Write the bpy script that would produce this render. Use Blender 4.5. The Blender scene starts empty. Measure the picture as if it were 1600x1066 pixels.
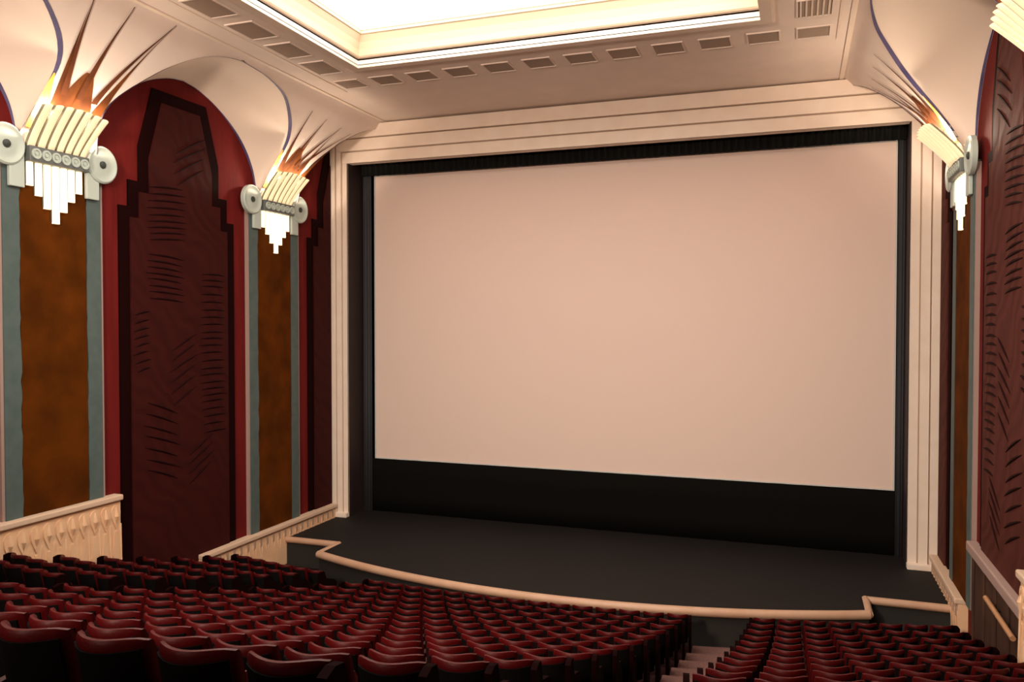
import bpy, bmesh, math, random
from math import sin, cos, pi, sqrt, radians
from mathutils import Vector
random.seed(7)
S = bpy.context.scene
COL = S.collection

# ------------------------------------------------------------------ camera
EYE = 7.85                      # camera height; front floor of the auditorium is z ~ 0.1
cam = bpy.data.cameras.new('camera'); cam_o = bpy.data.objects.new('camera', cam); COL.objects.link(cam_o)
cam.sensor_width = 36; cam.lens = 28.35; cam.clip_start = .05; cam.clip_end = 200
cam_o.location = (0, 0, EYE); cam_o.rotation_euler = (radians(88.72), 0, radians(19.45))
S.camera = cam_o
# ------------------------------------------------------------------ world, exposure
w = bpy.data.worlds.new('world'); S.world = w; w.use_nodes = True
w.node_tree.nodes['Background'].inputs[0].default_value = (.9, .75, .6, 1)
w.node_tree.nodes['Background'].inputs[1].default_value = .02
S.view_settings.view_transform = 'Standard'; S.view_settings.look = 'None'
S.view_settings.exposure = .78; S.view_settings.gamma = 1; S.view_settings.use_curve_mapping = False
S.cycles.use_denoising = True
S.cycles.max_bounces = 6; S.cycles.diffuse_bounces = 4
SKY_E = 3.0          # glowing ceiling panel
TUBE_E = .85         # sconce glass
LAMP_W = 190          # bulb inside each sconce basket
FLOOD_W = 6800        # unseen rear house floodlight, inferred from the frontal light

def lamp(name, kind, loc, energy, color, **kw):
    l = bpy.data.lights.new(name, kind); o = bpy.data.objects.new(name, l); COL.objects.link(o)
    o.location = loc; l.energy = energy; l.color = color
    for k, v in kw.items():
        if k == 'rot': o.rotation_euler = v
        else: setattr(l, k, v)
    return o
# house floodlight high on the rear wall, behind the camera, thrown at the stage end of the hall
pv = Vector((-6.0, 26.7, 12.6)) - Vector((-6.0, -3.2, 11.2))
lamp('house_floodlight', 'SPOT', (-6.0, -3.2, 11.2), FLOOD_W, (1, .79, .63),
     rot=pv.to_track_quat('-Z', 'Y').to_euler(), spot_size=radians(88), spot_blend=.55, shadow_soft_size=.9)

# ------------------------------------------------------------------ room numbers
XL, XR = -15.85, 3.85
XC = (XL + XR) / 2
YP = 25.4                       # proscenium plane
YB = 26.75                      # back of the screen recess
ZC = EYE + 7.06                 # ceiling
ZST = .85                       # stage floor
CX, CY, RR, RS = -7.185, 55.64, 52.354, 1.161
def top_z(k): return EYE - (1.753 + .487*k - .008*k*k)
SEAT_H = 1.0

# ------------------------------------------------------------------ materials
def mat(name, color, rough=.6, metal=0, bump=None, var=None, spec=None, emit=None, sheen=None):
    """var=(scale, second colour, stretch xyz); bump=(scale, strength, stretch)"""
    m = bpy.data.materials.new(name); m.use_nodes = True
    nt = m.node_tree; N = nt.nodes; L = nt.links
    b = N['Principled BSDF']
    b.inputs['Base Color'].default_value = (*color, 1)
    b.inputs['Roughness'].default_value = rough; b.inputs['Metallic'].default_value = metal
    if spec is not None: b.inputs['Specular IOR Level'].default_value = spec
    if sheen: b.inputs['Sheen Weight'].default_value = sheen
    if emit:
        b.inputs['Emission Color'].default_value = (*emit[0], 1); b.inputs['Emission Strength'].default_value = emit[1]
    if var or bump:
        tc = N.new('ShaderNodeTexCoord')
    if var:
        mp = N.new('ShaderNodeMapping'); mp.inputs['Scale'].default_value = var[2] if len(var) > 2 else (1, 1, 1)
        no = N.new('ShaderNodeTexNoise'); no.inputs['Scale'].default_value = var[0]; no.inputs['Detail'].default_value = 6
        cr = N.new('ShaderNodeValToRGB'); cr.color_ramp.elements[0].position = .35; cr.color_ramp.elements[1].position = .65
        cr.color_ramp.elements[0].color = (*color, 1); cr.color_ramp.elements[1].color = (*var[1], 1)
        L.new(tc.outputs['Object'], mp.inputs[0]); L.new(mp.outputs[0], no.inputs[0])
        L.new(no.outputs[0], cr.inputs[0]); L.new(cr.outputs[0], b.inputs['Base Color'])
    if bump:
        mp2 = N.new('ShaderNodeMapping'); mp2.inputs['Scale'].default_value = bump[2] if len(bump) > 2 else (1, 1, 1)
        n2 = N.new('ShaderNodeTexNoise'); n2.inputs['Scale'].default_value = bump[0]; n2.inputs['Detail'].default_value = 4
        bp = N.new('ShaderNodeBump'); bp.inputs['Strength'].default_value = bump[1]; bp.inputs['Distance'].default_value = .03
        L.new(tc.outputs['Object'], mp2.inputs[0]); L.new(mp2.outputs[0], n2.inputs[0])
        L.new(n2.outputs[0], bp.inputs['Height']); L.new(bp.outputs[0], b.inputs['Normal'])
    return m

M = {}
M['plaster'] = mat('ceiling_plaster', (.82, .70, .625), .8, bump=(6, .10), var=(1.2, (.86, .735, .655)))
M['vault'] = mat('vault_plaster', (.88, .74, .63), .8, bump=(6, .08))
M['cream'] = mat('cream_moulding', (.80, .66, .55), .6, var=(2, (.84, .71, .60)))
M['groove'] = mat('groove_shadowgap', (.36, .25, .18), .8)
M['coffer'] = mat('coffer_grey_brown', (.36, .27, .21), .8, bump=(20, .3))
M['red'] = mat('red_wall_paint', (.14, .010, .009), .8, spec=.12, var=(3, (.11, .007, .006), (1, 1, .15)), bump=(8, .4, (1, 1, .2)))
M['maroon'] = mat('maroon_frame', (.009, .0006, .0006), .85, spec=.06)
M['orange'] = mat('rust_suede', (.105, .026, .002), .9, spec=.05, var=(1.1, (.058, .015, .0012)), bump=(5, .3))
M['teal'] = mat('teal_strip', (.075, .105, .10), .6, spec=.2, var=(4, (.09, .12, .115)))
M['dado'] = mat('dado_plaster', (.76, .46, .27), .65, var=(3, (.80, .52, .32)))
M['rail'] = mat('dado_rail', (.66, .47, .34), .55)
M['lip'] = mat('stage_nosing', (.48, .28, .18), .5, var=(2, (.53, .33, .22), (1, 1, 1)))
M['stage'] = mat('stage_floor_paint', (.008, .0062, .0058), .75, spec=.25, var=(.7, (.0095, .0075, .007)))
M['fascia'] = mat('stage_fascia', (.013, .011, .009), .8)
M['black'] = mat('black_drape', (.004, .0035, .003), .95, spec=.1)
M['valance'] = mat('black_velour', (.006, .006, .0055), .8, spec=.2)
M['reveal'] = mat('reveal_maroon', (.018, .005, .004), .7, var=(2, (.01, .004, .005), (1, 6, .1)))
M['leg_drape'] = mat('side_drape', (.03, .03, .035), .8)
M['screen'] = mat('screen_cloth', (.80, .62, .54), .95, spec=.1)
M['screen_edge'] = mat('screen_webbing', (.62, .60, .58), .8)
M['skypanel'] = mat('glowing_panel', (.9, .9, .85), .5, emit=((1, .93, .82), SKY_E))
M['cornice'] = mat('skylight_cornice', (.70, .56, .40), .55)
M['tube'] = mat('lit_glass_flute', (.9, .8, .6), .3, emit=((1, .78, .48), TUBE_E))
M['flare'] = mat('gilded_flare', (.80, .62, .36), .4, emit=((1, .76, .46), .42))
M['flare_gap'] = mat('flare_grey_backing', (.30, .27, .20), .5)  # grey backing that shows between the flare ribs
M['flute_gap'] = mat('flute_gap', (.06, .05, .035), .7)
M['metal'] = mat('pewter_frieze', (.14, .155, .15), .5, metal=.3)
M['disc'] = mat('pale_scroll', (.48, .55, .50), .45)
M['disc_dark'] = mat('scroll_eye', (.03, .04, .035), .5)
M['rust'] = mat('painted_rust', (.17, .052, .012), .85, spec=.1, var=(2.2, (.07, .02, .006), (1, 1, .5)))
M['gold'] = mat('painted_gold', (.75, .50, .08), .6, var=(3, (.55, .30, .04)))
M['spike'] = mat('painted_brown_spike', (.13, .04, .015), .85, spec=.1, var=(2, (.08, .025, .01)))
M['violet'] = mat('violet_band', (.055, .045, .13), .6, var=(2, (.10, .08, .19)))
M['brown'] = mat('dark_wood', (.075, .028, .014), .6, var=(3, (.035, .013, .008), (1, 3, .4)))
M['handrail'] = mat('handrail_wood', (.42, .21, .10), .4)
M['ledge'] = mat('mauve_ledge', (.36, .24, .21), .6)
M['carpet'] = mat('dusty_red_carpet', (.16, .075, .06), .95, var=(30, (.11, .045, .04)))
M['dark_carpet'] = mat('dark_carpet', (.02, .006, .006), .95, spec=.1, var=(30, (.014, .004, .004)))
M['fabric'] = mat('red_seat_fabric', (.058, .0005, .0008), .5, spec=.22, bump=(40, .1))
M['cushion'] = mat('red_seat_cushion', (.12, .002, .003), .6)
M['shell'] = mat('black_seat_shell', (.004, .003, .003), .85, spec=.08)
M['endp'] = mat('row_end_panel', (.0055, .0007, .0007), .9, spec=.03)
M['arm'] = mat('dark_armrest', (.03, .002, .002), .6, spec=.3)
M['iron'] = mat('seat_iron', (.012, .011, .011), .5, metal=.3)
M['rear'] = mat('rear_wall_dark', (.03, .012, .010), .9)

# carved burgundy panel : chisel strokes as bump and slight colour
def carved(name, c1, c2):
    m = mat(name, c1, .8, spec=.12); nt = m.node_tree; N = nt.nodes; L = nt.links; b = N['Principled BSDF']
    tc = N.new('ShaderNodeTexCoord')
    wv = N.new('ShaderNodeTexWave'); wv.wave_type = 'BANDS'; wv.bands_direction = 'DIAGONAL'
    wv.inputs['Scale'].default_value = .9; wv.inputs['Distortion'].default_value = 14; wv.inputs['Detail'].default_value = 3
    wv.inputs['Detail Scale'].default_value = .6
    no = N.new('ShaderNodeTexNoise'); no.inputs['Scale'].default_value = .9
    mx = N.new('ShaderNodeMath'); mx.operation = 'MULTIPLY'
    cr = N.new('ShaderNodeValToRGB'); cr.color_ramp.elements[0].color = (*c1, 1); cr.color_ramp.elements[1].color = (*c2, 1)
    bp = N.new('ShaderNodeBump'); bp.inputs['Strength'].default_value = .35; bp.inputs['Distance'].default_value = .06
    L.new(tc.outputs['Object'], wv.inputs[0]); L.new(tc.outputs['Object'], no.inputs[0])
    L.new(wv.outputs[1], mx.inputs[0]); L.new(no.outputs[0], mx.inputs[1])
    L.new(mx.outputs[0], cr.inputs[0]); L.new(cr.outputs[0], b.inputs['Base Color'])
    L.new(mx.outputs[0], bp.inputs['Height']); L.new(bp.outputs[0], b.inputs['Normal'])
    return m
M['stroke'] = mat('chisel_stroke', (.014, .0012, .0012), .8, spec=.1)
M['carved_lit'] = carved('carved_burgundy_lit', (.085, .020, .014), (.050, .010, .007))  # lighter copy for the right wall: light from the left sconces put into colour
M['carved'] = carved('carved_burgundy', (.040, .0042, .003), (.024, .0025, .002))

# ------------------------------------------------------------------ mesh helpers
class MB:
    def __init__(s): s.v = []; s.f = []
    def quad(s, a, b, c, d):
        i = len(s.v); s.v += [a, b, c, d]; s.f.append((i, i+1, i+2, i+3))
    def box(s, x0, x1, y0, y1, z0, z1):
        i = len(s.v)
        s.v += [(x, y, z) for z in (z0, z1) for y in (y0, y1) for x in (x0, x1)]
        s.f += [tuple(i+k for k in q) for q in ((0,2,3,1),(4,5,7,6),(0,1,5,4),(2,6,7,3),(0,4,6,2),(1,3,7,5))]
    def grid(s, fn, n, m, wrap=False):
        i = len(s.v)
        for a in range(n+1):
            for b in range(m+1): s.v.append(tuple(fn(a/n, b/m)))
        for a in range(n):
            for b in range(m):
                p = i + a*(m+1) + b
                s.f.append((p, p+1, p+m+2, p+m+1))
    def prism(s, pts, axis, c0, c1):
        """extrude a 2D polygon along an axis: axis 'x' pts=(y,z), 'y' pts=(x,z), 'z' pts=(x,y)"""
        def P(p, c): return {'x': (c, p[0], p[1]), 'y': (p[0], c, p[1]), 'z': (p[0], p[1], c)}[axis]
        n = len(pts); i = len(s.v)
        s.v += [P(p, c0) for p in pts] + [P(p, c1) for p in pts]
        s.f.append(tuple(i+k for k in range(n))); s.f.append(tuple(i+n+k for k in reversed(range(n))))
        for k in range(n): s.f.append((i+k, i+(k+1) % n, i+n+(k+1) % n, i+n+k))
    def tube(s, pts, r, seg=8, caps=True):
        pts = [Vector(p) for p in pts]; i = len(s.v); n = len(pts)
        rr = r if isinstance(r, (list, tuple)) else [r]*n
        for k, p in enumerate(pts):
            t = (pts[min(k+1, n-1)] - pts[max(k-1, 0)]).normalized()
            u = t.cross(Vector((0, 0, 1)));
            if u.length < 1e-3: u = t.cross(Vector((1, 0, 0)))
            u.normalize(); v = t.cross(u)
            for q in range(seg):
                a = 2*pi*q/seg; s.v.append(tuple(p + (u*cos(a) + v*sin(a))*rr[k]))
        for k in range(n-1):
            for q in range(seg):
                a = i+k*seg+q; b = i+k*seg+(q+1) % seg
                s.f.append((a, b, b+seg, a+seg))
        if caps:
            s.f.append(tuple(i+q for q in range(seg))); s.f.append(tuple(i+(n-1)*seg+q for q in reversed(range(seg))))
    def lathe_x(s, prof, cy, cz, seg=24):
        """profile (x, r) revolved about an axis parallel to X"""
        i = len(s.v); n = len(prof)
        for (x, r) in prof:
            for q in range(seg):
                a = 2*pi*q/seg; s.v.append((x, cy + r*cos(a), cz + r*sin(a)))
        for k in range(n-1):
            for q in range(seg):
                a = i+k*seg+q; b = i+k*seg+(q+1) % seg
                s.f.append((a, b, b+seg, a+seg))
        s.f.append(tuple(i+q for q in range(seg))); s.f.append(tuple(i+(n-1)*seg+q for q in reversed(range(seg))))
    def build(s, name, m, parent=None, smooth=False, bevel=0, thick=0, origin=None):
        me = bpy.data.meshes.new(name)
        vs = s.v
        if origin is not None: vs = [(a-origin[0], b-origin[1], c-origin[2]) for a, b, c in vs]
        me.from_pydata(vs, [], s.f); me.materials.append(m)
        bm = bmesh.new(); bm.from_mesh(me)
        bmesh.ops.remove_doubles(bm, verts=bm.verts, dist=1e-5)
        bmesh.ops.recalc_face_normals(bm, faces=bm.faces)
        if bevel: bmesh.ops.bevel(bm, geom=[e for e in bm.edges if len(e.link_faces) == 2 and e.calc_face_angle(0) > .6], offset=bevel, segments=2, affect='EDGES', profile=.5)
        bm.to_mesh(me); bm.free()
        if smooth:
            for p in me.polygons: p.use_smooth = True
            try: me.set_sharp_from_angle(angle=radians(45))
            except Exception: pass
        o = bpy.data.objects.new(name, me); COL.objects.link(o)
        if origin is not None: o.location = origin
        if thick:
            md = o.modifiers.new('solid', 'SOLIDIFY'); md.thickness = thick; md.offset = 0
        if parent: o.parent = parent
        return o
def tag(o, label=None, cat=None, group=None, kind=None):
    if label: o['label'] = label
    if cat: o['category'] = cat
    if group: o['group'] = group
    if kind: o['kind'] = kind
    return o
def thing(name, label, cat, loc=(0, 0, 0), group=None):
    o = bpy.data.objects.new(name, None); o.empty_display_size = .2; COL.objects.link(o); o.location = loc
    return tag(o, label, cat, group)
def part(mb, name, m, root, **kw):
    """mb is in world coordinates; place under a root Empty located anywhere"""
    L0 = root.location
    mb.v = [(a-L0[0], b-L0[1], c-L0[2]) for a, b, c in mb.v]
    return mb.build(name, m, root, **kw)
def sub(o, p):          # a sub-part of part p (parts sit at identity under their root)
    o.parent = p; return o
def struct(o): o['kind'] = 'structure'; return o

# side helper : wall x plus distance e into the room
def wx(side, e): return XL + e if side < 0 else XR - e
SIDE = {-1: 'left', 1: 'right'}

# ------------------------------------------------------------------ cove profile and lunettes (z relative to EYE)
ZZ = [3.7, 3.9, 4.5, 5.1, 5.6, 6.0, 6.4, 6.7, 6.95, 7.06]
EE = [.12, .2, .42, .72, 1.02, 1.29, 1.58, 1.82, 2.0, 2.1]
HZR = [3.7, 4.0, 4.5, 5.1, 5.6, 6.0, 6.35, 6.6, 6.75, 6.87, 6.93]
HWR = [2.90, 2.98, 3.16, 3.36, 3.40, 3.18, 2.75, 2.28, 1.75, 1.0, 0]
HZL = [3.7, 4.0, 4.5, 5.0, 5.4, 5.94, 6.24, 6.55, 6.75, 6.88, 6.93]
HWL = [3.05, 3.12, 3.25, 3.25, 2.98, 2.42, 2.05, 1.54, 1.05, .5, 0]
ESC = {-1: 1.0, 1: 1.25}          # the right cove reaches further into the room
AZ = [3.7, 3.9, 4.2, 4.8, 5.54, 6.15, 6.5, 6.6]
AW = [3.14, 3.13, 3.08, 2.86, 2.3, 1.48, .62, 0]
def interp(x, xs, ys):
    if x <= xs[0]: return ys[0]
    for i in range(len(xs)-1):
        if x <= xs[i+1]:
            t = (x-xs[i])/(xs[i+1]-xs[i]); return ys[i]+(ys[i+1]-ys[i])*t
    return ys[-1]
def smooth_pts(xs, ys, n):
    """Catmull-Rom through the (x, y) pairs"""
    P = list(zip(xs, ys)); P = [(2*P[0][0]-P[1][0], 2*P[0][1]-P[1][1])] + P + [(2*P[-1][0]-P[-2][0], 2*P[-1][1]-P[-2][1])]
    out = []
    for i in range(1, len(P)-2):
        for j in range(n):
            t = j/n; r = []
            for d in (0, 1):
                a, b, c, e = P[i-1][d], P[i][d], P[i+1][d], P[i+2][d]
                r.append(.5*((2*b)+(-a+c)*t+(2*a-5*b+4*c-e)*t*t+(-a+3*b-3*c+e)*t**3))
            out.append(tuple(r))
    out.append(P[-2]); return out
_cp = smooth_pts(ZZ, EE, 5)
def cove_e(z): return interp(z, [p[0] for p in _cp], [p[1] for p in _cp])
def cx(side, z, off=0): return wx(side, cove_e(z)*ESC[side] + off)
def resample(pts, n):
    d = [0]
    for a, b in zip(pts, pts[1:]): d.append(d[-1]+sqrt(sum((a[i]-b[i])**2 for i in range(len(a)))))
    out = []
    for k in range(n+1):
        s = d[-1]*k/n
        out.append(tuple(interp(s, d, [p[i] for p in pts]) for i in range(len(pts[0]))))
    return out
_hR = smooth_pts(HZR, HWR, 5); _hL = smooth_pts(HZL, HWL, 5)
_aw = smooth_pts(AZ, AW, 5)
def hR(z): return max(0, interp(z, [p[0] for p in _hR], [p[1] for p in _hR])) if z < 6.93 else 0
def hL(z): return max(0, interp(z, [p[0] for p in _hL], [p[1] for p in _hL])) if z < 6.93 else 0
arch_half = [(0.0, h, z) for z, h in _aw]
NS = 28
arch_c = resample(arch_half, NS)
eL = resample([(cove_e(z), -h, z) for z, h in _hL], NS); eR = resample([(cove_e(z), h, z) for z, h in _hR], NS)
EDGE = {sd: [(e*ESC[sd], y, z) for e, y, z in eL + eR[-2::-1]] for sd in (-1, 1)}
arch_c = [(e, -h, z) for e, h, z in arch_c] + [(e, h, z) for e, h, z in reversed(arch_c[:-1])]
PIL = [5.6, 13.7, 21.8]
BAY = [1.6, 9.75, 17.9, 26.05]
def lun(side, t, k):           # t 0 wall arch .. 1 groin edge ; k index
    a, b = arch_c[k], EDGE[side][k]
    q = [a[i] + (b[i]-a[i])*t for i in range(3)]
    s = sin(pi*t)*.10    # slight hollow of the vault surface
    n = abs(k-NS)/NS
    q[2] += s*(1-n); q[1] += s*n*(1 if q[1] > 0 else -1)
    return q

def drop_flat(mb):       # nothing beyond the proscenium plane
    mb.f = [f for f in mb.f if any(mb.v[i][1] < YP-1e-4 for i in f)]
for side in (-1, 1):
    nm = SIDE[side]
    # wall plane
    mb = MB(); xo = wx(side, -.3)
    mb.box(min(wx(side, 0), xo), max(wx(side, 0), xo), -4.2, YP+.3, -.6, ZC+.2)
    struct(mb.build('wall_'+nm, M['red']))
    # cove webs between the lunettes
    mb = MB()
    for y0, y1 in zip(BAY, BAY[1:]):
        def f(a, b, y0=y0, y1=y1):
            z = ZZ[0] + (ZZ[-1]-ZZ[0])*a if a < .5 else 5.38 + (7.06-5.38)*(1-(1-(a-.5)*2)**1.8)
            ya, yb = y0 + hR(z), y1 - hL(z)
            return (cx(side, z), min(ya + (yb-ya)*b, YP), EYE+z)
        mb.grid(f, 72, 24)
    drop_flat(mb)
    # cove left of the first bay for closure behind the camera
    o = mb.build('ceiling_cove_'+nm, M['plaster'], smooth=True); struct(o); o.name = 'ceiling_'+nm
    # lunette vaults
    mb = MB()
    for yb in BAY[1:]:
        def g(a, b, yb=yb):
            q = lun(side, a, round(b*2*NS))
            return (wx(side, q[0]), min(yb+q[1], YP), EYE+q[2])
        mb.grid(g, 8, 2*NS)
    drop_flat(mb)
    o = mb.build('ceiling_vault_'+nm, M['vault'], smooth=True); struct(o)
    # violet painted edge on each vault : wide at the springing, thin at the crown
    mb = MB()
    for yb in BAY[1:]:
        for k in range(2*NS):
            pts = []
            for kk in (k, k+1):
                n = abs(kk-NS)/NS
                wv = .015 + .16*max(0, n-.15)**1.2
                for t in (1.0, 1-wv):
                    q = lun(side, t, kk)
                    # lift slightly off the vault
                    pts.append((wx(side, q[0]+.004), min(yb+q[1]*.996, YP-.002), EYE+q[2]-.012))
            if yb+min(lun(side, 1, k)[1], lun(side, 1, k+1)[1]) < YP-.01:
                mb.quad(pts[0], pts[1], pts[3], pts[2])
            pts = []
            for kk in (k, k+1):
                n = abs(kk-NS)/NS
                wv = .01 + .12*max(0, n-.3)**1.2
                for t in (0.0, wv):
                    q = lun(side, t, kk)
                    pts.append((wx(side, q[0]+.01), min(yb+q[1]*.996, YP-.002), EYE+q[2]-.012))
            if yb+min(lun(side, 0, k)[1], lun(side, 0, k+1)[1]) < YP-.01:
                mb.quad(pts[0], pts[1], pts[3], pts[2])
    o = mb.build('trim_%d' % (1 if side < 0 else 2), M['violet'], smooth=True); struct(o)

# ------------------------------------------------------------------ flat ceiling with the opening
SX0, SX1, SY1, SY0 = -11.4, -.85, 19.6, 2.5
mb = MB()
x0, x1 = XL+2.1, XR-2.1*1.25
mb.box(XL+2.1, SX0, -4.2, YP, ZC, ZC+.25); mb.box(SX1, x1, -4.2, YP, ZC, ZC+.25)
mb.box(SX0, SX1, SY1, YP, ZC, ZC+.25); mb.box(SX0, SX1, -4.2, SY0, ZC, ZC+.25)
struct(mb.build('ceiling', M['plaster']))
# thin raised border of the ceiling field
mb = MB()
mb.box(x0, x0+.12, -4, YP, ZC-.03, ZC); mb.box(x1-.12, x1, -4, YP, ZC-.03, ZC)
mb.box(x0+.70, x0+.76, -4, YP-3.7, ZC-.02, ZC); mb.box(x1-.36, x1-.30, -4, YP-3.7, ZC-.02, ZC)
struct(mb.build('trim_3', M['cream']))
# glowing ceiling light recess
root = thing('ceiling_light', 'huge rectangular glowing ceiling panel recessed in a stepped cream cornice', 'ceiling light', (XC, 11, ZC))
mb = MB(); mb.box(SX0-.1, SX1+.1, SY0-.1, SY1+.1, ZC+.86, ZC+.92)
part(mb, 'light_panel', M['skypanel'], root)
def ring(prof):
    """prof: list of (inset, z); sweeps round the opening"""
    mb = MB()
    for (i0, z0), (i1, z1) in zip(prof, prof[1:]):
        a = (SX0+i0, SY0+i0, SX1-i0, SY1-i0); b = (SX0+i1, SY0+i1, SX1-i1, SY1-i1)
        A = [(a[0], a[1], z0), (a[2], a[1], z0), (a[2], a[3], z0), (a[0], a[3], z0)]
        B = [(b[0], b[1], z1), (b[2], b[1], z1), (b[2], b[3], z1), (b[0], b[3], z1)]
        for k in range(4): mb.quad(A[k], A[(k+1) % 4], B[(k+1) % 4], B[k])
    return mb
z = ZC
part(ring([(-.32, z), (-.32, z-.05), (-.26, z-.07), (0, z-.07), (.0, z+.02), (-.03, z+.05), (-.03, z+.10), (0, z+.13)]), 'cornice_lip', M['cream'], root)
part(ring([(0, z+.13), (.0, z+.17), (.02, z+.20)]), 'cornice_groove', M['groove'], root)
part(ring([(.02, z+.20), (.05, z+.24), (.07, z+.40), (.12, z+.58), (.20, z+.74), (.24, z+.76), (.24, z+.82)]), 'cornice', M['cornice'], root)
part(ring([(.24, z+.82), (.24, z+.88)]), 'panel_frame', M['groove'], root)

# square ceiling grilles
ORD = ['first', 'second', 'third', 'fourth', 'fifth', 'sixth', 'seventh', 'eighth', 'ninth', 'tenth', 'eleventh', 'twelfth', 'thirteenth', 'fourteenth', 'fifteenth', 'sixteenth', 'seventeenth']
def grille(x, y, sx, sy, label, group, slats=False):
    r = thing('ceiling_grille', label, 'ceiling grille', (x, y, ZC), group)
    mb = MB(); mb.box(x-sx/2, x+sx/2, y-sy/2, y+sy/2, ZC-.012, ZC+.01)
    gp = part(mb, 'grille_panel', M['coffer'], r)
    mb = MB(); t = .035
    mb.box(x-sx/2-t, x-sx/2, y-sy/2-t, y+sy/2+t, ZC-.03, ZC+.005); mb.box(x+sx/2, x+sx/2+t, y-sy/2-t, y+sy/2+t, ZC-.03, ZC+.005)
    mb.box(x-sx/2, x+sx/2, y-sy/2-t, y-sy/2, ZC-.03, ZC+.005); mb.box(x-sx/2, x+sx/2, y+sy/2, y+sy/2+t, ZC-.03, ZC+.005)
    part(mb, 'grille_border', M['plaster'], r)
    if slats:
        for k in range(6):
            mb = MB(); xx = x-sx/2+sx*(k+.5)/6; mb.box(xx-.02, xx+.02, y-sy/2, y+sy/2, ZC-.03, ZC-.01)
            sub(part(mb, 'slat', M['cream'], r), gp)
for k in range(12):
    grille(-12.43 + 1.16*k, 21.0, .72, .72, 'square ceiling grille in front of skylight, %s from the left corner' % ORD[k], 'ceiling grilles along the front of the skylight')
for k in range(4):
    grille(-12.43, 19.4-1.5*k, .72, 1.0, 'square grille left of the skylight, %s back from the corner grille' % ORD[k], 'ceiling grilles left of the skylight')
for k in range(2):
    grille(.33, 19.4-1.5*k, .72, 1.0, ['square slatted grille right of the skylight, nearest the front corner', 'square slatted grille right of the skylight, second behind the corner'][k], 'ceiling grilles right of the skylight', True)

# ------------------------------------------------------------------ rear wall and booth side
mb = MB(); mb.box(XL-.3, XR+.3, -4.5, -4.2, -.6, ZC+.3); struct(mb.build('wall_rear', M['rear']))

# ------------------------------------------------------------------ stepped floor
def arc_y(r, x): return CY - sqrt(r*r - (x-CX)**2)
def terraces(xa, xb, off):
    mb = MB(); nx = 18
    for k in range(-6, 15):
        kk = k + off
        zt = top_z(max(kk, -1.0 + off)) - SEAT_H if k >= 0 else top_z(off) - SEAT_H + .3
        if k < 0 and k > -6: continue
        r_back = RR - kk*RS + .42
        r_front = RR - (kk+1)*RS + .42
        if k == 14: zt = -.05
        def yb(x): return min(arc_y(r_back, x), stage_front(x)) if k >= 0 else -4.2
        def yf(x):
            if k < 0: return arc_y(RR - off*RS + .42, x)
            return min(arc_y(r_front, x), stage_front(x)) if k < 14 else stage_front(x)
        for i in range(nx):
            xs = (xa + (xb-xa)*i/nx, xa + (xb-xa)*(i+1)/nx)
            b0, b1, f0, f1 = yb(xs[0]), yb(xs[1]), yf(xs[0]), yf(xs[1])
            base = -.6
            mb.quad((xs[0], b0, zt), (xs[1], b1, zt), (xs[1], f1, zt), (xs[0], f0, zt))
            mb.quad((xs[0], f0, zt), (xs[1], f1, zt), (xs[1], f1, base), (xs[0], f0, base))
            if i == 0: mb.quad((xs[0], b0, zt), (xs[0], f0, zt), (xs[0], f0, base), (xs[0], b0, base))
            if i == nx-1: mb.quad((xs[1], b1, zt), (xs[1], f1, zt), (xs[1], f1, base), (xs[1], b1, base))
    return mb
SR = 20.5; SHW = 7.7; YW = 22.2; Y0S = 19.6
def stage_front(x):
    d = x - XC
    if abs(d) <= SHW + 1e-6: return Y0S + SR - sqrt(SR*SR - min(abs(d), SHW)**2)
    return YW
struct(terraces(XL, -2.3, 0).build('floor', M['dark_carpet']))
struct(terraces(-2.3, -.92, .1).build('floor.001', M['carpet']))
struct(terraces(-.92, XR, .25).build('floor.002', M['dark_carpet']))

OX0, OX1 = -15.22, 3.02
# ------------------------------------------------------------------ stage
root = thing('stage', 'low dark stage with curved front edged in pale rounded nosing', 'stage', (XC, 23, 0))
outline = [(XL+.225, YW), (XC-SHW, YW)] + [(XC-SHW+2*SHW*i/40, stage_front(XC-SHW+2*SHW*i/40)) for i in range(41)] + [(XC+SHW, YW), (XR-.225, YW)]
mb = MB(); n = len(outline)
back = YB+.3
i0 = len(mb.v)
cols = outline
for (xa, ya), (xb, yb) in zip(cols, cols[1:]):
    if abs(xa-xb) < 1e-6: continue
    mb.quad((xa, ya, ZST), (xb, yb, ZST), (xb, YP-.02, ZST), (xa, YP-.02, ZST))
mb.quad((OX0+.01, YP-.02, ZST), (OX1-.01, YP-.02, ZST), (OX1-.01, YB+.13, ZST), (OX0+.01, YB+.13, ZST))
part(mb, 'stage_floor', M['stage'], root)
mb = MB()
for (xa, ya), (xb, yb) in zip(cols, cols[1:]):
    mb.quad((xa, ya, ZST-.02), (xb, yb, ZST-.02), (xb, yb, -.3), (xa, ya, -.3))
part(mb, 'stage_fascia', M['fascia'], root)
def lip(pts, rad=.10):
    mb = MB(); mb.tube(pts, rad, 10); return mb
arc = [(x, y-.02, ZST-.05) for x, y in outline[2:-2]]
seg = 5; per = (len(arc)-1)//seg
for s_ in range(seg):
    p = arc[s_*per:(s_+1)*per+1]
    part(lip(p, .115), 'nosing', M['lip'], root, smooth=True)
part(lip([(XL+.21, YW, ZST-.05), (XC-SHW-.02, YW, ZST-.05)]), 'nosing', M['lip'], root, smooth=True)
part(lip([(XC-SHW, YW+.05, ZST-.05), (XC-SHW, outline[2][1], ZST-.05)]), 'nosing', M['lip'], root, smooth=True)
part(lip([(XC+SHW+.02, YW, ZST-.05), (XR-.21, YW, ZST-.05)]), 'nosing', M['lip'], root, smooth=True)
part(lip([(XC+SHW, YW+.05, ZST-.05), (XC+SHW, outline[2][1], ZST-.05)]), 'nosing', M['lip'], root, smooth=True)

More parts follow.
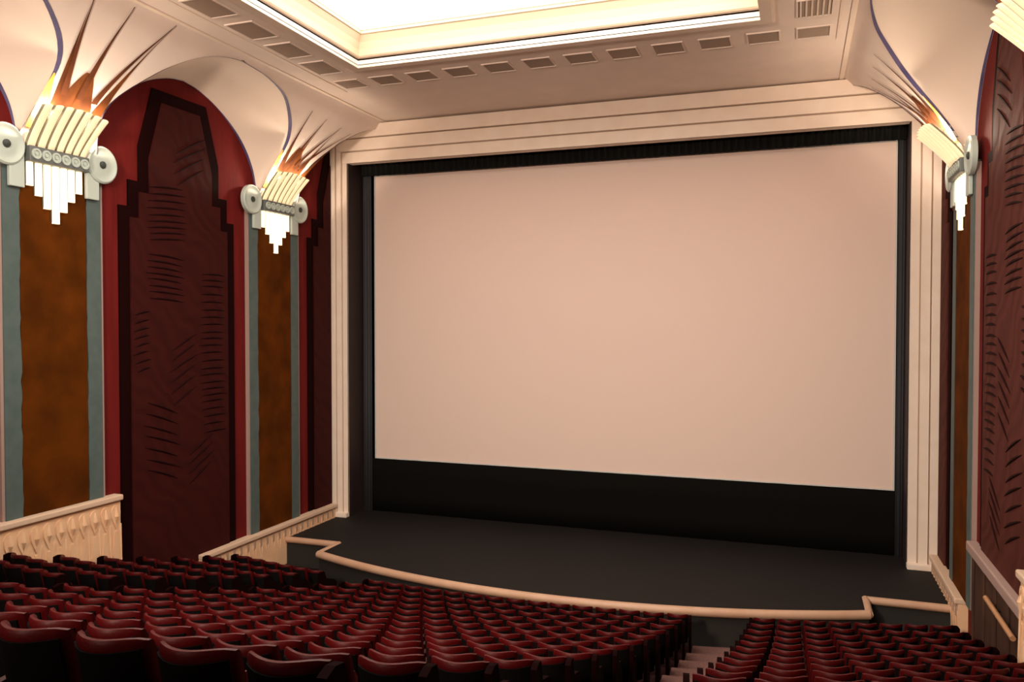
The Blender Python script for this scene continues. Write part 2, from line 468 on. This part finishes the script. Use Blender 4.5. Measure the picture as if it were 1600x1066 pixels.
# ------------------------------------------------------------------ proscenium
OX0, OX1, OZ = -15.22, 3.02, EYE+5.7
mb = MB()   # wall plane behind the moulding
mb.box(XL-.3, OX0, YP, YP+.3, -.3, ZC+.3); mb.box(OX1, XR+.3, YP, YP+.3, -.3, ZC+.3); mb.box(OX0, OX1, YP, YP+.3, OZ, ZC+.3)
struct(mb.build('wall_front', M['cream']))
root = thing('proscenium_frame', 'broad stepped cream moulding framing the screen opening', 'proscenium', (XC, YP, ZST))
# stepped fasciae : widths (side), heights (top)
sw = [.0, .21, .42, .63]; tw = [.0, .42, .86, 1.34]
for k in range(3):
    d = .06 + .07*k; g = .02
    a, b = sw[k], sw[k+1]-.025
    ta, tb = tw[k], tw[k+1]-.035
    for bx in ((OX0-b, OX0-a, OZ), (OX1+a*1.3, OX1+b*1.3, OZ)):
        mb = MB(); mb.box(bx[0], bx[1], YP-d, YP, ZST, OZ+ta); part(mb, 'side_fascia', M['cream'], root, bevel=.012)
    mb = MB(); mb.box(OX0-b, OX1+b*1.3, YP-d-.001, YP, OZ+ta, OZ+tb)
    part(mb, 'head_fascia', M['cream'], root, bevel=.012)
mb = MB()
mb.box(XL, OX0, YP-.05, YP-.001, ZST, OZ); mb.box(OX1, XR, YP-.05, YP-.001, ZST, OZ); mb.box(XL, XR, YP-.05, YP-.001, OZ, ZC-.01)
part(mb, 'shadow_gap', M['groove'], root)
mb = MB()
mb.box(XL+.15, OX0+.02, YP-.24, YP, ZST, ZST+.16); mb.box(OX1-.02, XR-.15, YP-.24, YP, ZST, ZST+.16)
part(mb, 'plinth', M['cream'], root, bevel=.02)

# recess behind : reveals, back wall
mb = MB()
mb.box(OX0-.3, OX0, YP+.3, YB+.4, 0, OZ+1.5); mb.box(OX1, OX1+.3, YP+.3, YB+.4, 0, OZ+1.5)
mb.box(OX0, OX1, YP+.3, YB+.4, OZ+1.2, OZ+1.5)
mb.box(OX0-.001, OX0+.03, YP+.02, YP+.32, ZST, OZ); mb.box(OX1-.03, OX1+.001, YP+.02, YP+.32, ZST, OZ)
o = mb.build('wall_recess', M['reveal']); struct(o)
mb = MB(); mb.box(OX0-.3, OX1+.3, YB+.15, YB+.4, 0, OZ+1.5); struct(mb.build('wall_back', M['black']))
SX_0, SX_1, SZ0, SZ1 = -14.8, 2.76, EYE-5.02, EYE+5.42
root = thing('cinema_screen', 'huge blank cream cinema screen on the stage', 'cinema screen', (XC, YB, SZ0))
mb = MB(); mb.box(SX_0, SX_1, YB-.06, YB-.03, SZ0, SZ1); part(mb, 'screen_cloth', M['screen'], root)
mb = MB()
for a, b, c, d in ((SX_0-.05, SX_0+.0, SZ0-.04, SZ1+.04), (SX_1, SX_1+.05, SZ0-.04, SZ1+.04), (SX_0, SX_1, SZ0-.04, SZ0), (SX_0, SX_1, SZ1, SZ1+.04)):
    mb.box(a, b, YB-.09, YB-.02, c, d)
part(mb, 'screen_border', M['screen_edge'], root)
def pleats(x0, x1, y, z0, z1, amp, pitch, n_per=6):
    mb = MB(); n = max(2, int((x1-x0)/pitch))*n_per
    def f(a, b):
        x = x0+(x1-x0)*a
        return (x, y + amp*sin(2*pi*(x-x0)/pitch) + amp*.5*sin(2*pi*(x-x0)/pitch*.37+1), z0+(z1-z0)*b)
    mb.grid(f, n, 3)
    return mb
o = pleats(OX0+.02, OX1-.02, YB-.42, SZ1-.02, OZ+1.1, .05, .22).build('valance_curtain', M['valance'], smooth=True, thick=.02)
tag(o, 'narrow black pleated valance hanging above the screen', 'curtain')
o = pleats(OX0+.06, OX1-.06, YB-.2, ZST+.005, SZ0-.02, .012, .9).build('masking_curtain', M['black'], smooth=True, thick=.015)
tag(o, 'wide flat black masking cloth below the screen', 'curtain')
for s_, xa, xb, lb in ((-1, OX0+.02, SX_0-.05, 'left'), (1, SX_1+.06, OX1-.02, 'right')):
    o = pleats(xa, xb, YB-.30, ZST+.005, OZ+1.0, .02, .12).build('side_curtain', M['leg_drape'], smooth=True, thick=.02)
    tag(o, 'slim dark side curtain hanging at the %s edge of screen' % lb, 'curtain', 'side curtains of the screen')

# ------------------------------------------------------------------ side wall decoration
def clip_y(poly, ymax):
    out = []
    for i in range(len(poly)):
        a, b = poly[i], poly[(i+1) % len(poly)]
        ia, ib = a[0] <= ymax, b[0] <= ymax
        if ia: out.append(a)
        if ia != ib:
            t = (ymax-a[0])/(b[0]-a[0]); out.append((ymax, a[1]+(b[1]-a[1])*t))
    return out
def zig(yc, zb, ins):
    """stepped panel outline; ins = inset of the inner field"""
    h = [(2.15, zb), (2.15, 2.93), (1.85, 2.93), (1.85, 3.6), (1.5, 3.6), (1.5, 4.5), (1.0, 6.1)]
    out = []
    for i, (d, z) in enumerate(h):
        d2 = d - ins*(.9 if i < 6 else .8); z2 = z if i == 0 else z - ins*(.9 if i in (6,) else .75)
        out.append((d2, z2))
    R = [(yc+d, EYE+z) for d, z in out]; Lf = [(yc-d, EYE+z) for d, z in reversed(out)]
    return R + Lf
def box_e(mb, side, e0, e1, y0, y1, z0, z1):
    a, b = wx(side, e0), wx(side, e1); mb.box(min(a, b), max(a, b), y0, y1, z0, z1)
def panel(side, yc, zb, label, ribs):
    root = thing('carved_wall_panel', label, 'wall panel', (wx(side, 0), min(yc, 24.5), EYE+zb), 'stepped burgundy wall panels')
    for nm, ins, e, m in (('panel_frame', 0, .05, 'maroon'), ('panel_field', .36, .09, 'carved')):
        P = clip_y(zig(yc, zb, ins), YP-.26)
        # concave polygon : build as vertical strips
        mb = MB(); mb.prism(P, 'x', wx(side, .002), wx(side, e))
        o = part(mb, nm, M['carved_lit' if (m == 'carved' and side > 0) else m], root)
        me = o.data; bm = bmesh.new(); bm.from_mesh(me)
        bmesh.ops.triangulate(bm, faces=[f for f in bm.faces if len(f.verts) > 4]); bm.to_mesh(me); bm.free()
    if ribs:
        mb = MB()
        rr = random.Random(3)
        # (y0, y1, z0, z1, spacing, skew)
        for (y0, y1, z0, z1, sp, sk) in ((-1.15, .1, 2.2, 3.7, .17, .10), (-1.2, .0, .6, 1.9, .16, -.08), (.75, 1.66, -3.1, 1.5, .2, .0), (-1.65, -1.2, -1.2, .3, .2, .1),
                                        (-.4, .5, -2.0, -.4, .3, .45), (-1.3, -.2, -4.0, -2.2, .28, -.4), (.2, 1.1, -4.2, -3.2, .26, .5), (-.2, .9, 4.0, 5.0, .3, .6)):
            z = z0
            while z < z1:
                t = (z-z0)/(z1-z0); bulge = .18*sin(pi*t)
                a = y0 - bulge*.6 + rr.uniform(-.05, .05); b = y1 + rr.uniform(-.08, .05)
                pts = []
                for i in range(5):
                    u = i/4; pts.append((wx(side, .092), yc+a+(b-a)*u, EYE+z+sk*(u-.5)+.03*sin(pi*u)))
                if abs(a) < 1.8: mb.tube(pts, [.008, .026, .032, .026, .006], 5)
                z += sp*rr.uniform(.85, 1.15)
        part(mb, 'carved_strokes', M['stroke'], root, smooth=True)
panel(-1, 17.75, -7.6, 'tall stepped burgundy carved panel on left wall between the two sconces', True)
panel(-1, 25.9, -6.5, 'narrow sliver of stepped burgundy panel on left wall beside proscenium', False)
panel(-1, 9.6, -4.2, 'stepped burgundy carved panel on left wall cut off by frame', False)
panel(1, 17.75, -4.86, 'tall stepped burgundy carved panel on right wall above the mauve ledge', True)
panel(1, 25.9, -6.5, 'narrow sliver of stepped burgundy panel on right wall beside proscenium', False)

def pilaster(side, yp, zb, label):
    root = thing('pilaster', label, 'pilaster', (wx(side, 0), yp, zb), 'rust pilasters with teal edges')
    mb = MB(); box_e(mb, side, .002, .12, yp-.86, yp+.86, zb, EYE+3.66); part(mb, 'suede_panel', M['orange'], root, bevel=.02)
    for s_ in (-1, 1):
        mb = MB(); pass
        # wavy inner edge like torn plaster
        n = 40; P = []
        rr = random.Random(11)
        z1 = EYE+3.66
        inner = yp+s_*.87; outer = yp+s_*1.27
        for i in range(n+1): P.append((inner + s_*.0 + rr.uniform(-.02, .02), zb+(z1-zb)*i/n))
        P.append((outer, z1)); P.append((outer, zb))
        mb.prism(P, 'x', wx(side, .002), wx(side, .125))
        o = part(mb, 'teal_strip', M['teal'], root)
        mb = MB(); a, b = sorted((yp+s_*1.27, yp+s_*1.34)); box_e(mb, side, .002, .10, a, b, zb, EYE+3.6); part(mb, 'edge_fillet', M['ledge'], root)
def sconce(side, yp, label):
    root = thing('sconce', label, 'sconce', (wx(side, .12), yp, EYE+3.6), 'fan shaped lit wall sconces')
    zb = [2.98, 2.78, 2.52, 2.22, 2.5, 2.76, 2.98]
    NW = 7; w0 = .212
    for i in range(NW):
        yc = yp + (i-(NW-1)/2)*w0
        mb = MB()
        # half round glass flute below the frieze
        def f(a, b, yc=yc, i=i):
            ang = pi*b
            bul = .02 + .03*cos((i-3)/3.5*pi/2)
            return (wx(side, .131 + bul + .05*sin(ang)), yc - w0*.365*cos(ang), EYE + zb[i] + (3.5-zb[i])*a)
        mb.grid(f, 2, 8)
        bul = .02 + .03*cos((i-3)/3.5*pi/2)
        for s_ in (-1, 1):
            mb.quad((wx(side, .131), yc+s_*w0*.365, EYE+zb[i]), (wx(side, .131+bul), yc+s_*w0*.365, EYE+zb[i]), (wx(side, .131+bul), yc+s_*w0*.365, EYE+3.5), (wx(side, .131), yc+s_*w0*.365, EYE+3.5))
        cap = [(wx(side, .131), yc-w0*.365, EYE+zb[i])] + [(wx(side, .131+bul+.05*sin(pi*b/8)), yc-w0*.365*cos(pi*b/8), EYE+zb[i]) for b in range(9)] + [(wx(side, .131), yc+w0*.365, EYE+zb[i])]
        k0 = len(mb.v); mb.v += cap; mb.f.append(tuple(range(k0, k0+len(cap))))
        part(mb, 'glass_flute', M['tube'], root, smooth=True)
    for i in range(NW):
        yc = yp + (i-(NW-1)/2)*w0
        mb = MB(); box_e(mb, side, .131, .142, yc-w0/2, yc+w0/2, EYE+zb[i]+.03, EYE+3.5); part(mb, 'flute_backing', M['flute_gap'], root)
    # curved flare ribs opening outward above the frieze
    def flare(t, u):      # t up 0..1 ; u across -1..1
        e = .30 + .62*(t**1.2); z = 3.82 + .80*t + (.07*(1-abs(u)**2)*t)
        y = yp + u*(.77 + .09*t)
        return (e - .10*abs(u)**2*(1-.3*t))*(1 if side < 0 else 1.15), y, z
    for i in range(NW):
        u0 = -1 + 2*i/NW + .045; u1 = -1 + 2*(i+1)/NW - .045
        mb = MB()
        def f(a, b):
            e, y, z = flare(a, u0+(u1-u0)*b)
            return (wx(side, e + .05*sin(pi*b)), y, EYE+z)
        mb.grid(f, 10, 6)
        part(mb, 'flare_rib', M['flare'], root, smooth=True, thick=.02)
    mb = MB()
    mb.grid(lambda a, b: (lambda q: (wx(side, q[0]-.035), q[1], EYE+q[2]))(flare(a, -1+2*b)), 10, 14)
    part(mb, 'flare_backing', M['flare_gap'], root, smooth=True, thick=.02)
    for s_ in (-1, 1):     # closed sides of the basket
        mb = MB()
        mb.grid(lambda a, b: (lambda q: (wx(side, .15+(q[0]-.03-.15)*b), q[1], EYE+q[2]))(flare(a*.35, s_*1.0)), 8, 4)
        part(mb, 'flare_side', M['flare'], root, smooth=True, thick=.02)
    # frieze of rings
    mb = MB(); box_e(mb, side, .131, .34, yp-.77, yp+.77, EYE+3.49, EYE+3.82); fr = part(mb, 'frieze_band', M['metal'], root, bevel=.015)
    for i in range(6):
        yc = yp + (i-2.5)*.25
        mb = MB()
        x = lambda e: wx(side, e)
        mb.lathe_x([(x(.34), .115), (x(.37), .115), (x(.37), .075), (x(.345), .075), (x(.345), .035), (x(.37), .035)], yc, EYE+3.655, 16)
        sub(part(mb, 'ring_ornament', M['disc'], root), fr)
    # side scrolls
    for s_ in (-1, 1):
        yc = yp+s_*1.24; zc = EYE+3.76; x = lambda e: wx(side, e)
        mb = MB(); mb.lathe_x([(x(.135), .44), (x(.24), .44), (x(.27), .40), (x(.25), .36), (x(.22), .30), (x(.24), .22), (x(.24), .10)], yc, zc, 32)
        sd_ = part(mb, 'scroll_disc', M['disc'], root, smooth=True)
        mb = MB(); mb.lathe_x([(x(.23), .09), (x(.27), .085), (x(.29), .04)], yc, zc, 12); sub(part(mb, 'scroll_eye', M['disc_dark'], root, smooth=True), sd_)
        mb = MB(); a, b = sorted((yp+s_*.80, yp+s_*1.16)); box_e(mb, side, .131, .22, a, b, EYE+2.9, EYE+3.75); part(mb, 'scroll_tail', M['disc'], root, bevel=.02)
    # bulbs inside the basket
    for s_ in (-1, 1):
        lamp('sconce_lamp', 'POINT', (wx(side, .68), yp+s_*.50, EYE+4.50), LAMP_W/2, (1, .80, .60), shadow_soft_size=.07)
    return root
def flame(side, yp, label):
    """painted tongues that climb the cove above a sconce"""
    root = thing('painted_flame', label, 'wall decoration', (wx(side, cove_e(4.6)), yp, EYE+4.6), 'painted flames above the sconces')
    def strip(y0, z0, y1, z1, w0_, w1_, m, name, off=.012, pw=.75):
        mb = MB(); n = 16
        def f(a, b):
            z = z0+(z1-z0)*a; y = y0+(y1-y0)*(a**1.15)
            wd = w1_ + (w0_-w1_)*((1-a)**pw)
            y += (b-.5)*wd
            de = (cove_e(z+.02)-cove_e(z-.02))/.04*ESC[side]
            ln = sqrt(1+de*de)
            return (cx(side, z, off/ln), yp+y, EYE+z-off*de/ln)
        mb.grid(f, n, 3); return part(mb, name, M[m], root, smooth=True)
    strip(.10, 4.2, .20, 5.55, 1.35, .18, 'rust', 'flame_body', .012, .8)
    strip(-.62, 4.2, -.62, 5.35, .50, .04, 'gold', 'gold_tongue', .03, 1)
    tips = [(-.25, -.55, 6.90), (.15, .44, 6.98), (.55, 1.68, 7.0)] if yp < 18 else [(-.35, -.25, 6.55), (.0, .62, 6.5), (.3, 1.55, 6.45), (.5, 2.2, 6.4)]
    for y0, y1, z1 in tips:
        tg = strip(y0, 4.2, y1, z1, .55, .01, 'rust', 'flame_tongue', .018, 2.6)
        sp = strip(y0+.03, 5.0, y1, z1, .17, .012, 'spike', 'spike', .026, 1.3); sub(sp, tg)
SC = {(-1, 13.7): ('rust suede pilaster edged in teal, nearest on the left wall', 'fan shaped glowing sconce nearest on left wall, with white scrolls', 'rust and gold flame painted above the nearest left sconce', 3.65),
      (-1, 21.8): ('rust suede pilaster edged in blue-grey, left wall beside the proscenium', 'fan shaped glowing sconce on left wall beside the proscenium', 'rust flame painted above the sconce left of proscenium', 1.35),
      (1, 21.8): ('narrow looking rust pilaster on right wall beside the proscenium', 'fan shaped sconce on the right wall beside the proscenium', 'orange flame painted above the sconce right of the proscenium', 1.35),
      (1, 13.7): ('rust pilaster at the nearest right wall, outside the frame', 'gold ribbed sconce cut off at the top right corner', 'golden flame painted above the sconce at top right corner', 3.65)}
for (side, yp), (a, b, c, zb) in SC.items():
    pilaster(side, yp, zb, a); sconce(side, yp, b); flame(side, yp, c)

# dados
def dado(side, y0, y1, z0, z1, label, slots):
    k_ = .35 if slots else 1.0
    root = thing('carved_dado', label, 'dado', (wx(side, 0), (y0+y1)/2, z0), 'carved peach dados')
    mb = MB(); box_e(mb, side, .002, .22, y0, y1, z0, z1-.14); body = part(mb, 'dado_body', M['dado'], root)
    mb = MB(); box_e(mb, side, .0, .30, y0-.0, y1+.03, z1-.14, z1); part(mb, 'top_rail', M['rail'], root, bevel=.03)
    mb = MB(); n = int((y1-y0)/.31)
    for i in range(n):
        yc = y0 + (y1-y0)*(i+.5)/n; p = (y1-y0)/n
        zt = z1-.2
        # round headed leaf with a drop and a stem
        H = min(.62, (z1-z0)*.45)
        a = []
        for k in range(13):
            t = pi*k/12; a.append((yc-p*.42*cos(t), zt-H*.35+H*.3*sin(t)))
        a += [(yc+p*.40, zt-H*.55), (yc, zt-H), (yc-p*.40, zt-H*.55)]
        mb.prism(a, 'x', wx(side, .22), wx(side, .22+.03*k_))
        mb.tube([(wx(side, .22+.03*k_), yc, zt-H*.15), (wx(side, .22+.04*k_), yc, zt-H*.5), (wx(side, .22+.03*k_), yc, zt-H*.85)], [.02*k_, .055*k_, .015*k_], 6)
        zz = zt-H
        while zz > z0+.1 and not slots:
            b = max(z0+.05, zz-.85)
            mb.prism([(yc-p*.10, zz-.05), (yc+p*.10, zz-.05), (yc+p*.32, b+.2), (yc, b), (yc-p*.32, b+.2)], 'x', wx(side, .22), wx(side, .245))
            mb.tube([(wx(side, .22), yc+p*.5, zz+.1), (wx(side, .235), yc+p*.5, b+.05)], .022, 6)
            zz = b-.02
    part(mb, 'leaf_relief', M['dado'], root)
    if slots:
        m_ = n*2
        for i in range(0, m_, 2):
            yc = y0+(y1-y0)*(i+.5)/m_
            mb = MB(); box_e(mb, side, .20, .262, yc-.03, yc+.03, z1-.42, z1-.2)
            sub(part(mb, 'slot', M['groove'], root), body)
dado(-1, 1.0, 15.38, .9, 3.65, 'high peach carved dado at the left wall beside the seats', False)
dado(-1, 18.25, YP-.245, .0, 1.35, 'low peach carved dado with slots running up to the left of the stage', True)
dado(1, 21.3, YP-.245, .0, 1.35, 'short peach dado at the right end of the stage', True)
dado(1, 1.0, 15.75, .9, 3.65, 'high peach dado just showing at the right frame edge', False)
# dark wood wainscot and ledge on the right wall
root = thing('wood_wainscot', 'dark wood wainscot under the mauve ledge on right wall', 'wainscot', (XR, 19.3, .12))
mb = MB(); box_e(mb, 1, .002, .10, 15.8, 20.4, .0, 2.75); part(mb, 'wainscot_board', M['brown'], root)
for k in range(5):
    y = 15.9 + k*1.05; mb = MB(); box_e(mb, 1, .10, .14, y, y+.14, .0, 2.75); part(mb, 'stile', M['brown'], root, bevel=.01)
mb = MB(); box_e(mb, 1, .002, .24, 15.8, 20.35, 2.76, 2.98); o = mb.build('stone_ledge', M['ledge'], bevel=.03); tag(o, 'long mauve ledge beneath the carved panel on right wall', 'ledge')
root = thing('handrail', 'wooden handrail on the dark wainscot of the right wall', 'handrail', (XR-.2, 17.0, 2.3))
mb = MB(); mb.tube([(XR-.28, 15.95, 2.38), (XR-.28, 18.1, 2.40)], .05, 10); hr = part(mb, 'rail', M['handrail'], root, smooth=True)
for y, z in ((16.4, 2.37), (17.7, 2.39)):
    mb = MB(); mb.tube([(XR-.09, y, z-.12), (XR-.28, y, z-.06), (XR-.28, y, z)], .018, 8); part(mb, 'bracket', M['iron'], root, smooth=True)
# side fascia strip of the left wall below the big panel : doorway sill
mb = MB(); box_e(mb, -1, .002, .06, 15.42, 18.2, 0, .2); struct(mb.build('baseboard_left', M['maroon']))

# ------------------------------------------------------------------ seats
def seat_meshes():
    def back(x):  return .15*(abs(x)/.25)**2.0         # wings curve forward
    def lean(z):  return -.13*max(0, (z-.42))/.58
    d = {}
    mb = MB()
    sec = []   # closed section (y offset, z) : rear up, round top, front down
    T = .075
    prof = [(0, .40), (0, .70), (0, .93), (.008, .975), (.025, .996), (.05, .996), (T-.008, .975), (T, .93), (T+.01, .70), (T+.015, .45), (T-.02, .40)]
    def f(a, b):
        x = -.242 + .484*a
        k = b*len(prof); i = int(k) % len(prof)
        y, z = prof[i]
        dr = .03*(abs(x)/.242)**6
        zz = z - dr*(z-.4)/.6
        return (x, back(x)+lean(zz)+y, zz)
    n = len(prof)
    i0 = len(mb.v); NX = 12
    for a in range(NX+1):
        for k in range(n): mb.v.append(f(a/NX, (k+.01)/n))
    for a in range(NX):
        for k in range(n):
            p = i0+a*n+k; q = i0+a*n+(k+1) % n
            mb.f.append((p, q, q+n, p+n))
    mb.f.append(tuple(i0+k for k in range(n))); mb.f.append(tuple(i0+NX*n+k for k in reversed(range(n))))
    d['backrest'] = (mb, 'fabric', True)
    mb = MB()
    def g(a, b):
        x = -.222+.444*a; z = .30+.63*b
        return (x, back(x)+lean(z)-.014-.006*sin(pi*b), z)
    mb.grid(g, 8, 5)
    def g2(a, b):
        x = -.222+.444*a; z = .30+.63*b
        return (x, back(x)+lean(z)+.01, z)
    mb.grid(g2, 8, 5)
    for s_ in (0, 1):
        mb.grid(lambda a, b: tuple(Vector(g(s_, a)).lerp(Vector(g2(s_, a)), b)), 5, 1)
        mb.grid(lambda a, b: tuple(Vector(g(a, s_)).lerp(Vector(g2(a, s_)), b)), 8, 1)
    d['back_shell'] = (mb, 'shell', True)
    # tipped up cushion
    mb = MB()
    P = [(.135, .40), (.115, .50), (.11, .74), (.135, .80), (.175, .80), (.225, .74), (.235, .50), (.21, .40)]
    mb.prism(P, 'x', -.225, .225)
    d['seat_cushion'] = (mb, 'cushion', True)
    mb = MB()
    A = [(-.02, .565), (.0, .60), (.30, .615), (.36, .60), (.37, .575), (.35, .56)]
    mb.prism(A, 'x', -.306, -.256)
    d['armrest'] = (mb, 'arm', True)
    mb = MB()
    B = [(.02, 0), (.30, 0), (.30, .03), (.20, .08), (.24, .35), (.32, .56), (-.0, .56), (.06, .35), (.10, .08), (.02, .03)]
    mb.prism(B, 'x', -.295, -.265)
    d['stanchion'] = (mb, 'iron', False)
    return d
SM = seat_meshes()
proto = thing('theatre_seat', 'x', 'seat', (0, 0, 0))
parts = {}
for nm, (mb, m, sm) in SM.items():
    parts[nm] = mb.build(nm, M[m], proto, smooth=sm)
# end-of-row pieces
mb = MB(); B = [(-.12, 0), (.60, 0), (.58, .55), (.48, .64), (.16, .74), (.08, .955), (-.02, .975), (-.12, .95), (-.14, .5)]
mb.prism(B, 'x', -.33, -.27); END_MESH = mb.build('end_panel', M['endp'], None).data
bpy.data.objects.remove(bpy.data.objects['end_panel'])
mb = MB(); mb.v = [(-x, y, z) for x, y, z in SM['armrest'][0].v]; mb.f = list(SM['armrest'][0].f)
ARM2 = mb.build('armrest_tmp', M['arm'], None, smooth=True); ARM2m = ARM2.data; bpy.data.objects.remove(ARM2)
mb = MB(); mb.v = [(-x, y, z) for x, y, z in [( -.32, -.03, 0)]];
mb = MB(); mb.prism(B, 'x', .25, .31); ENDR_MESH = mb.build('end_panel', M['endp'], None).data
bpy.data.objects.remove(bpy.data.objects['end_panel'])
used = [False]
PITCH = .56
def place(kk, x_or_phi, label, group, left_end=False, right_end=False):
    r = RR - kk*RS
    phi = x_or_phi
    x = CX + r*sin(phi); y = CY - r*cos(phi)
    if not used[0]:
        root = proto; used[0] = True
        kids = list(parts.values())
    else:
        root = proto.copy(); COL.objects.link(root); kids = []
        for p_ in parts.values():
            c = p_.copy(); c.parent = root; COL.objects.link(c); kids.append(c)
    root.location = (x, y + .10, top_z(kk) - SEAT_H); root.rotation_euler = (0, 0, phi)
    tag(root, label, 'seat', group)
    for flag, me, nm in ((left_end, END_MESH, 'end_panel'), (right_end, ENDR_MESH, 'end_panel'), (right_end, ARM2m, 'armrest')):
        if flag:
            c = bpy.data.objects.new(nm, me); c.parent = root; COL.objects.link(c)
SUF = {1: 'first', 2: 'second', 3: 'third'}
def row_name(n): return ORD[n-1]
def in_view(x, y, z):
    a = radians(19.45); zc = y*cos(a)-x*sin(a); xc = x*cos(a)+y*sin(a)
    if zc < .5: return False
    u = 800+1260*xc/zc; v = 505+1260*(EYE-z)/zc
    return -45/zc*3 - 20 < u < 1620 + 60/zc*3 and v < 1066 + 400/zc
XA, XB = -11.05, -2.25        # centre block
for k in range(0, 14):
    r = RR-k*RS
    pb = math.asin((XB-.30-CX)/r)
    n = 0
    while True:
        phi = pb - n*PITCH/r
        x = CX + r*sin(phi)
        if x < XA + .2: break
        y = CY - r*cos(phi)
        last = CX + r*sin(phi-PITCH/r) < XA+.2
        if in_view(x, y, top_z(k)):
            place(k, phi, 'red theatre seat, middle block, %s row from stage, %s seat from right aisle' % (ORD[13-k], ORD[n]), 'middle block seats', last, n == 0)
        n += 1
for k in range(3, 14):        # right block, counted from its aisle
    kk = k+.25; r = RR-kk*RS
    pa = math.asin((-.95+.30-CX)/r); n = 0
    while True:
        phi = pa + n*PITCH/r; x = CX+r*sin(phi)
        if x > XR - .60: break
        y = CY-r*cos(phi)
        if in_view(x, y, top_z(kk)) and not (k == 13 and y > stage_front(x)-.75):
            place(kk, phi, 'red theatre seat, right block, %s row from stage, %s seat from aisle' % (ORD[13-k], ORD[n]), 'right block seats', n == 0, x + PITCH > XR-.60)
        n += 1
for k in range(3, 14):        # left block, counted from its aisle
    r = RR-k*RS
    pa = math.asin((-12.1-.30-CX)/r); n = 0
    while True:
        phi = pa - n*PITCH/r; x = CX+r*sin(phi)
        if x < XL + .62: break
        y = CY-r*cos(phi)
        if in_view(x, y, top_z(k)):
            place(k, phi, 'dark red theatre seat, left block, %s row from stage, %s seat from aisle' % (ORD[13-k], ORD[n]), 'left block seats', x-PITCH < XL+.62, n == 0)
        n += 1
print('SEATS', sum(1 for o in bpy.data.objects if o.name.startswith('theatre_seat')))
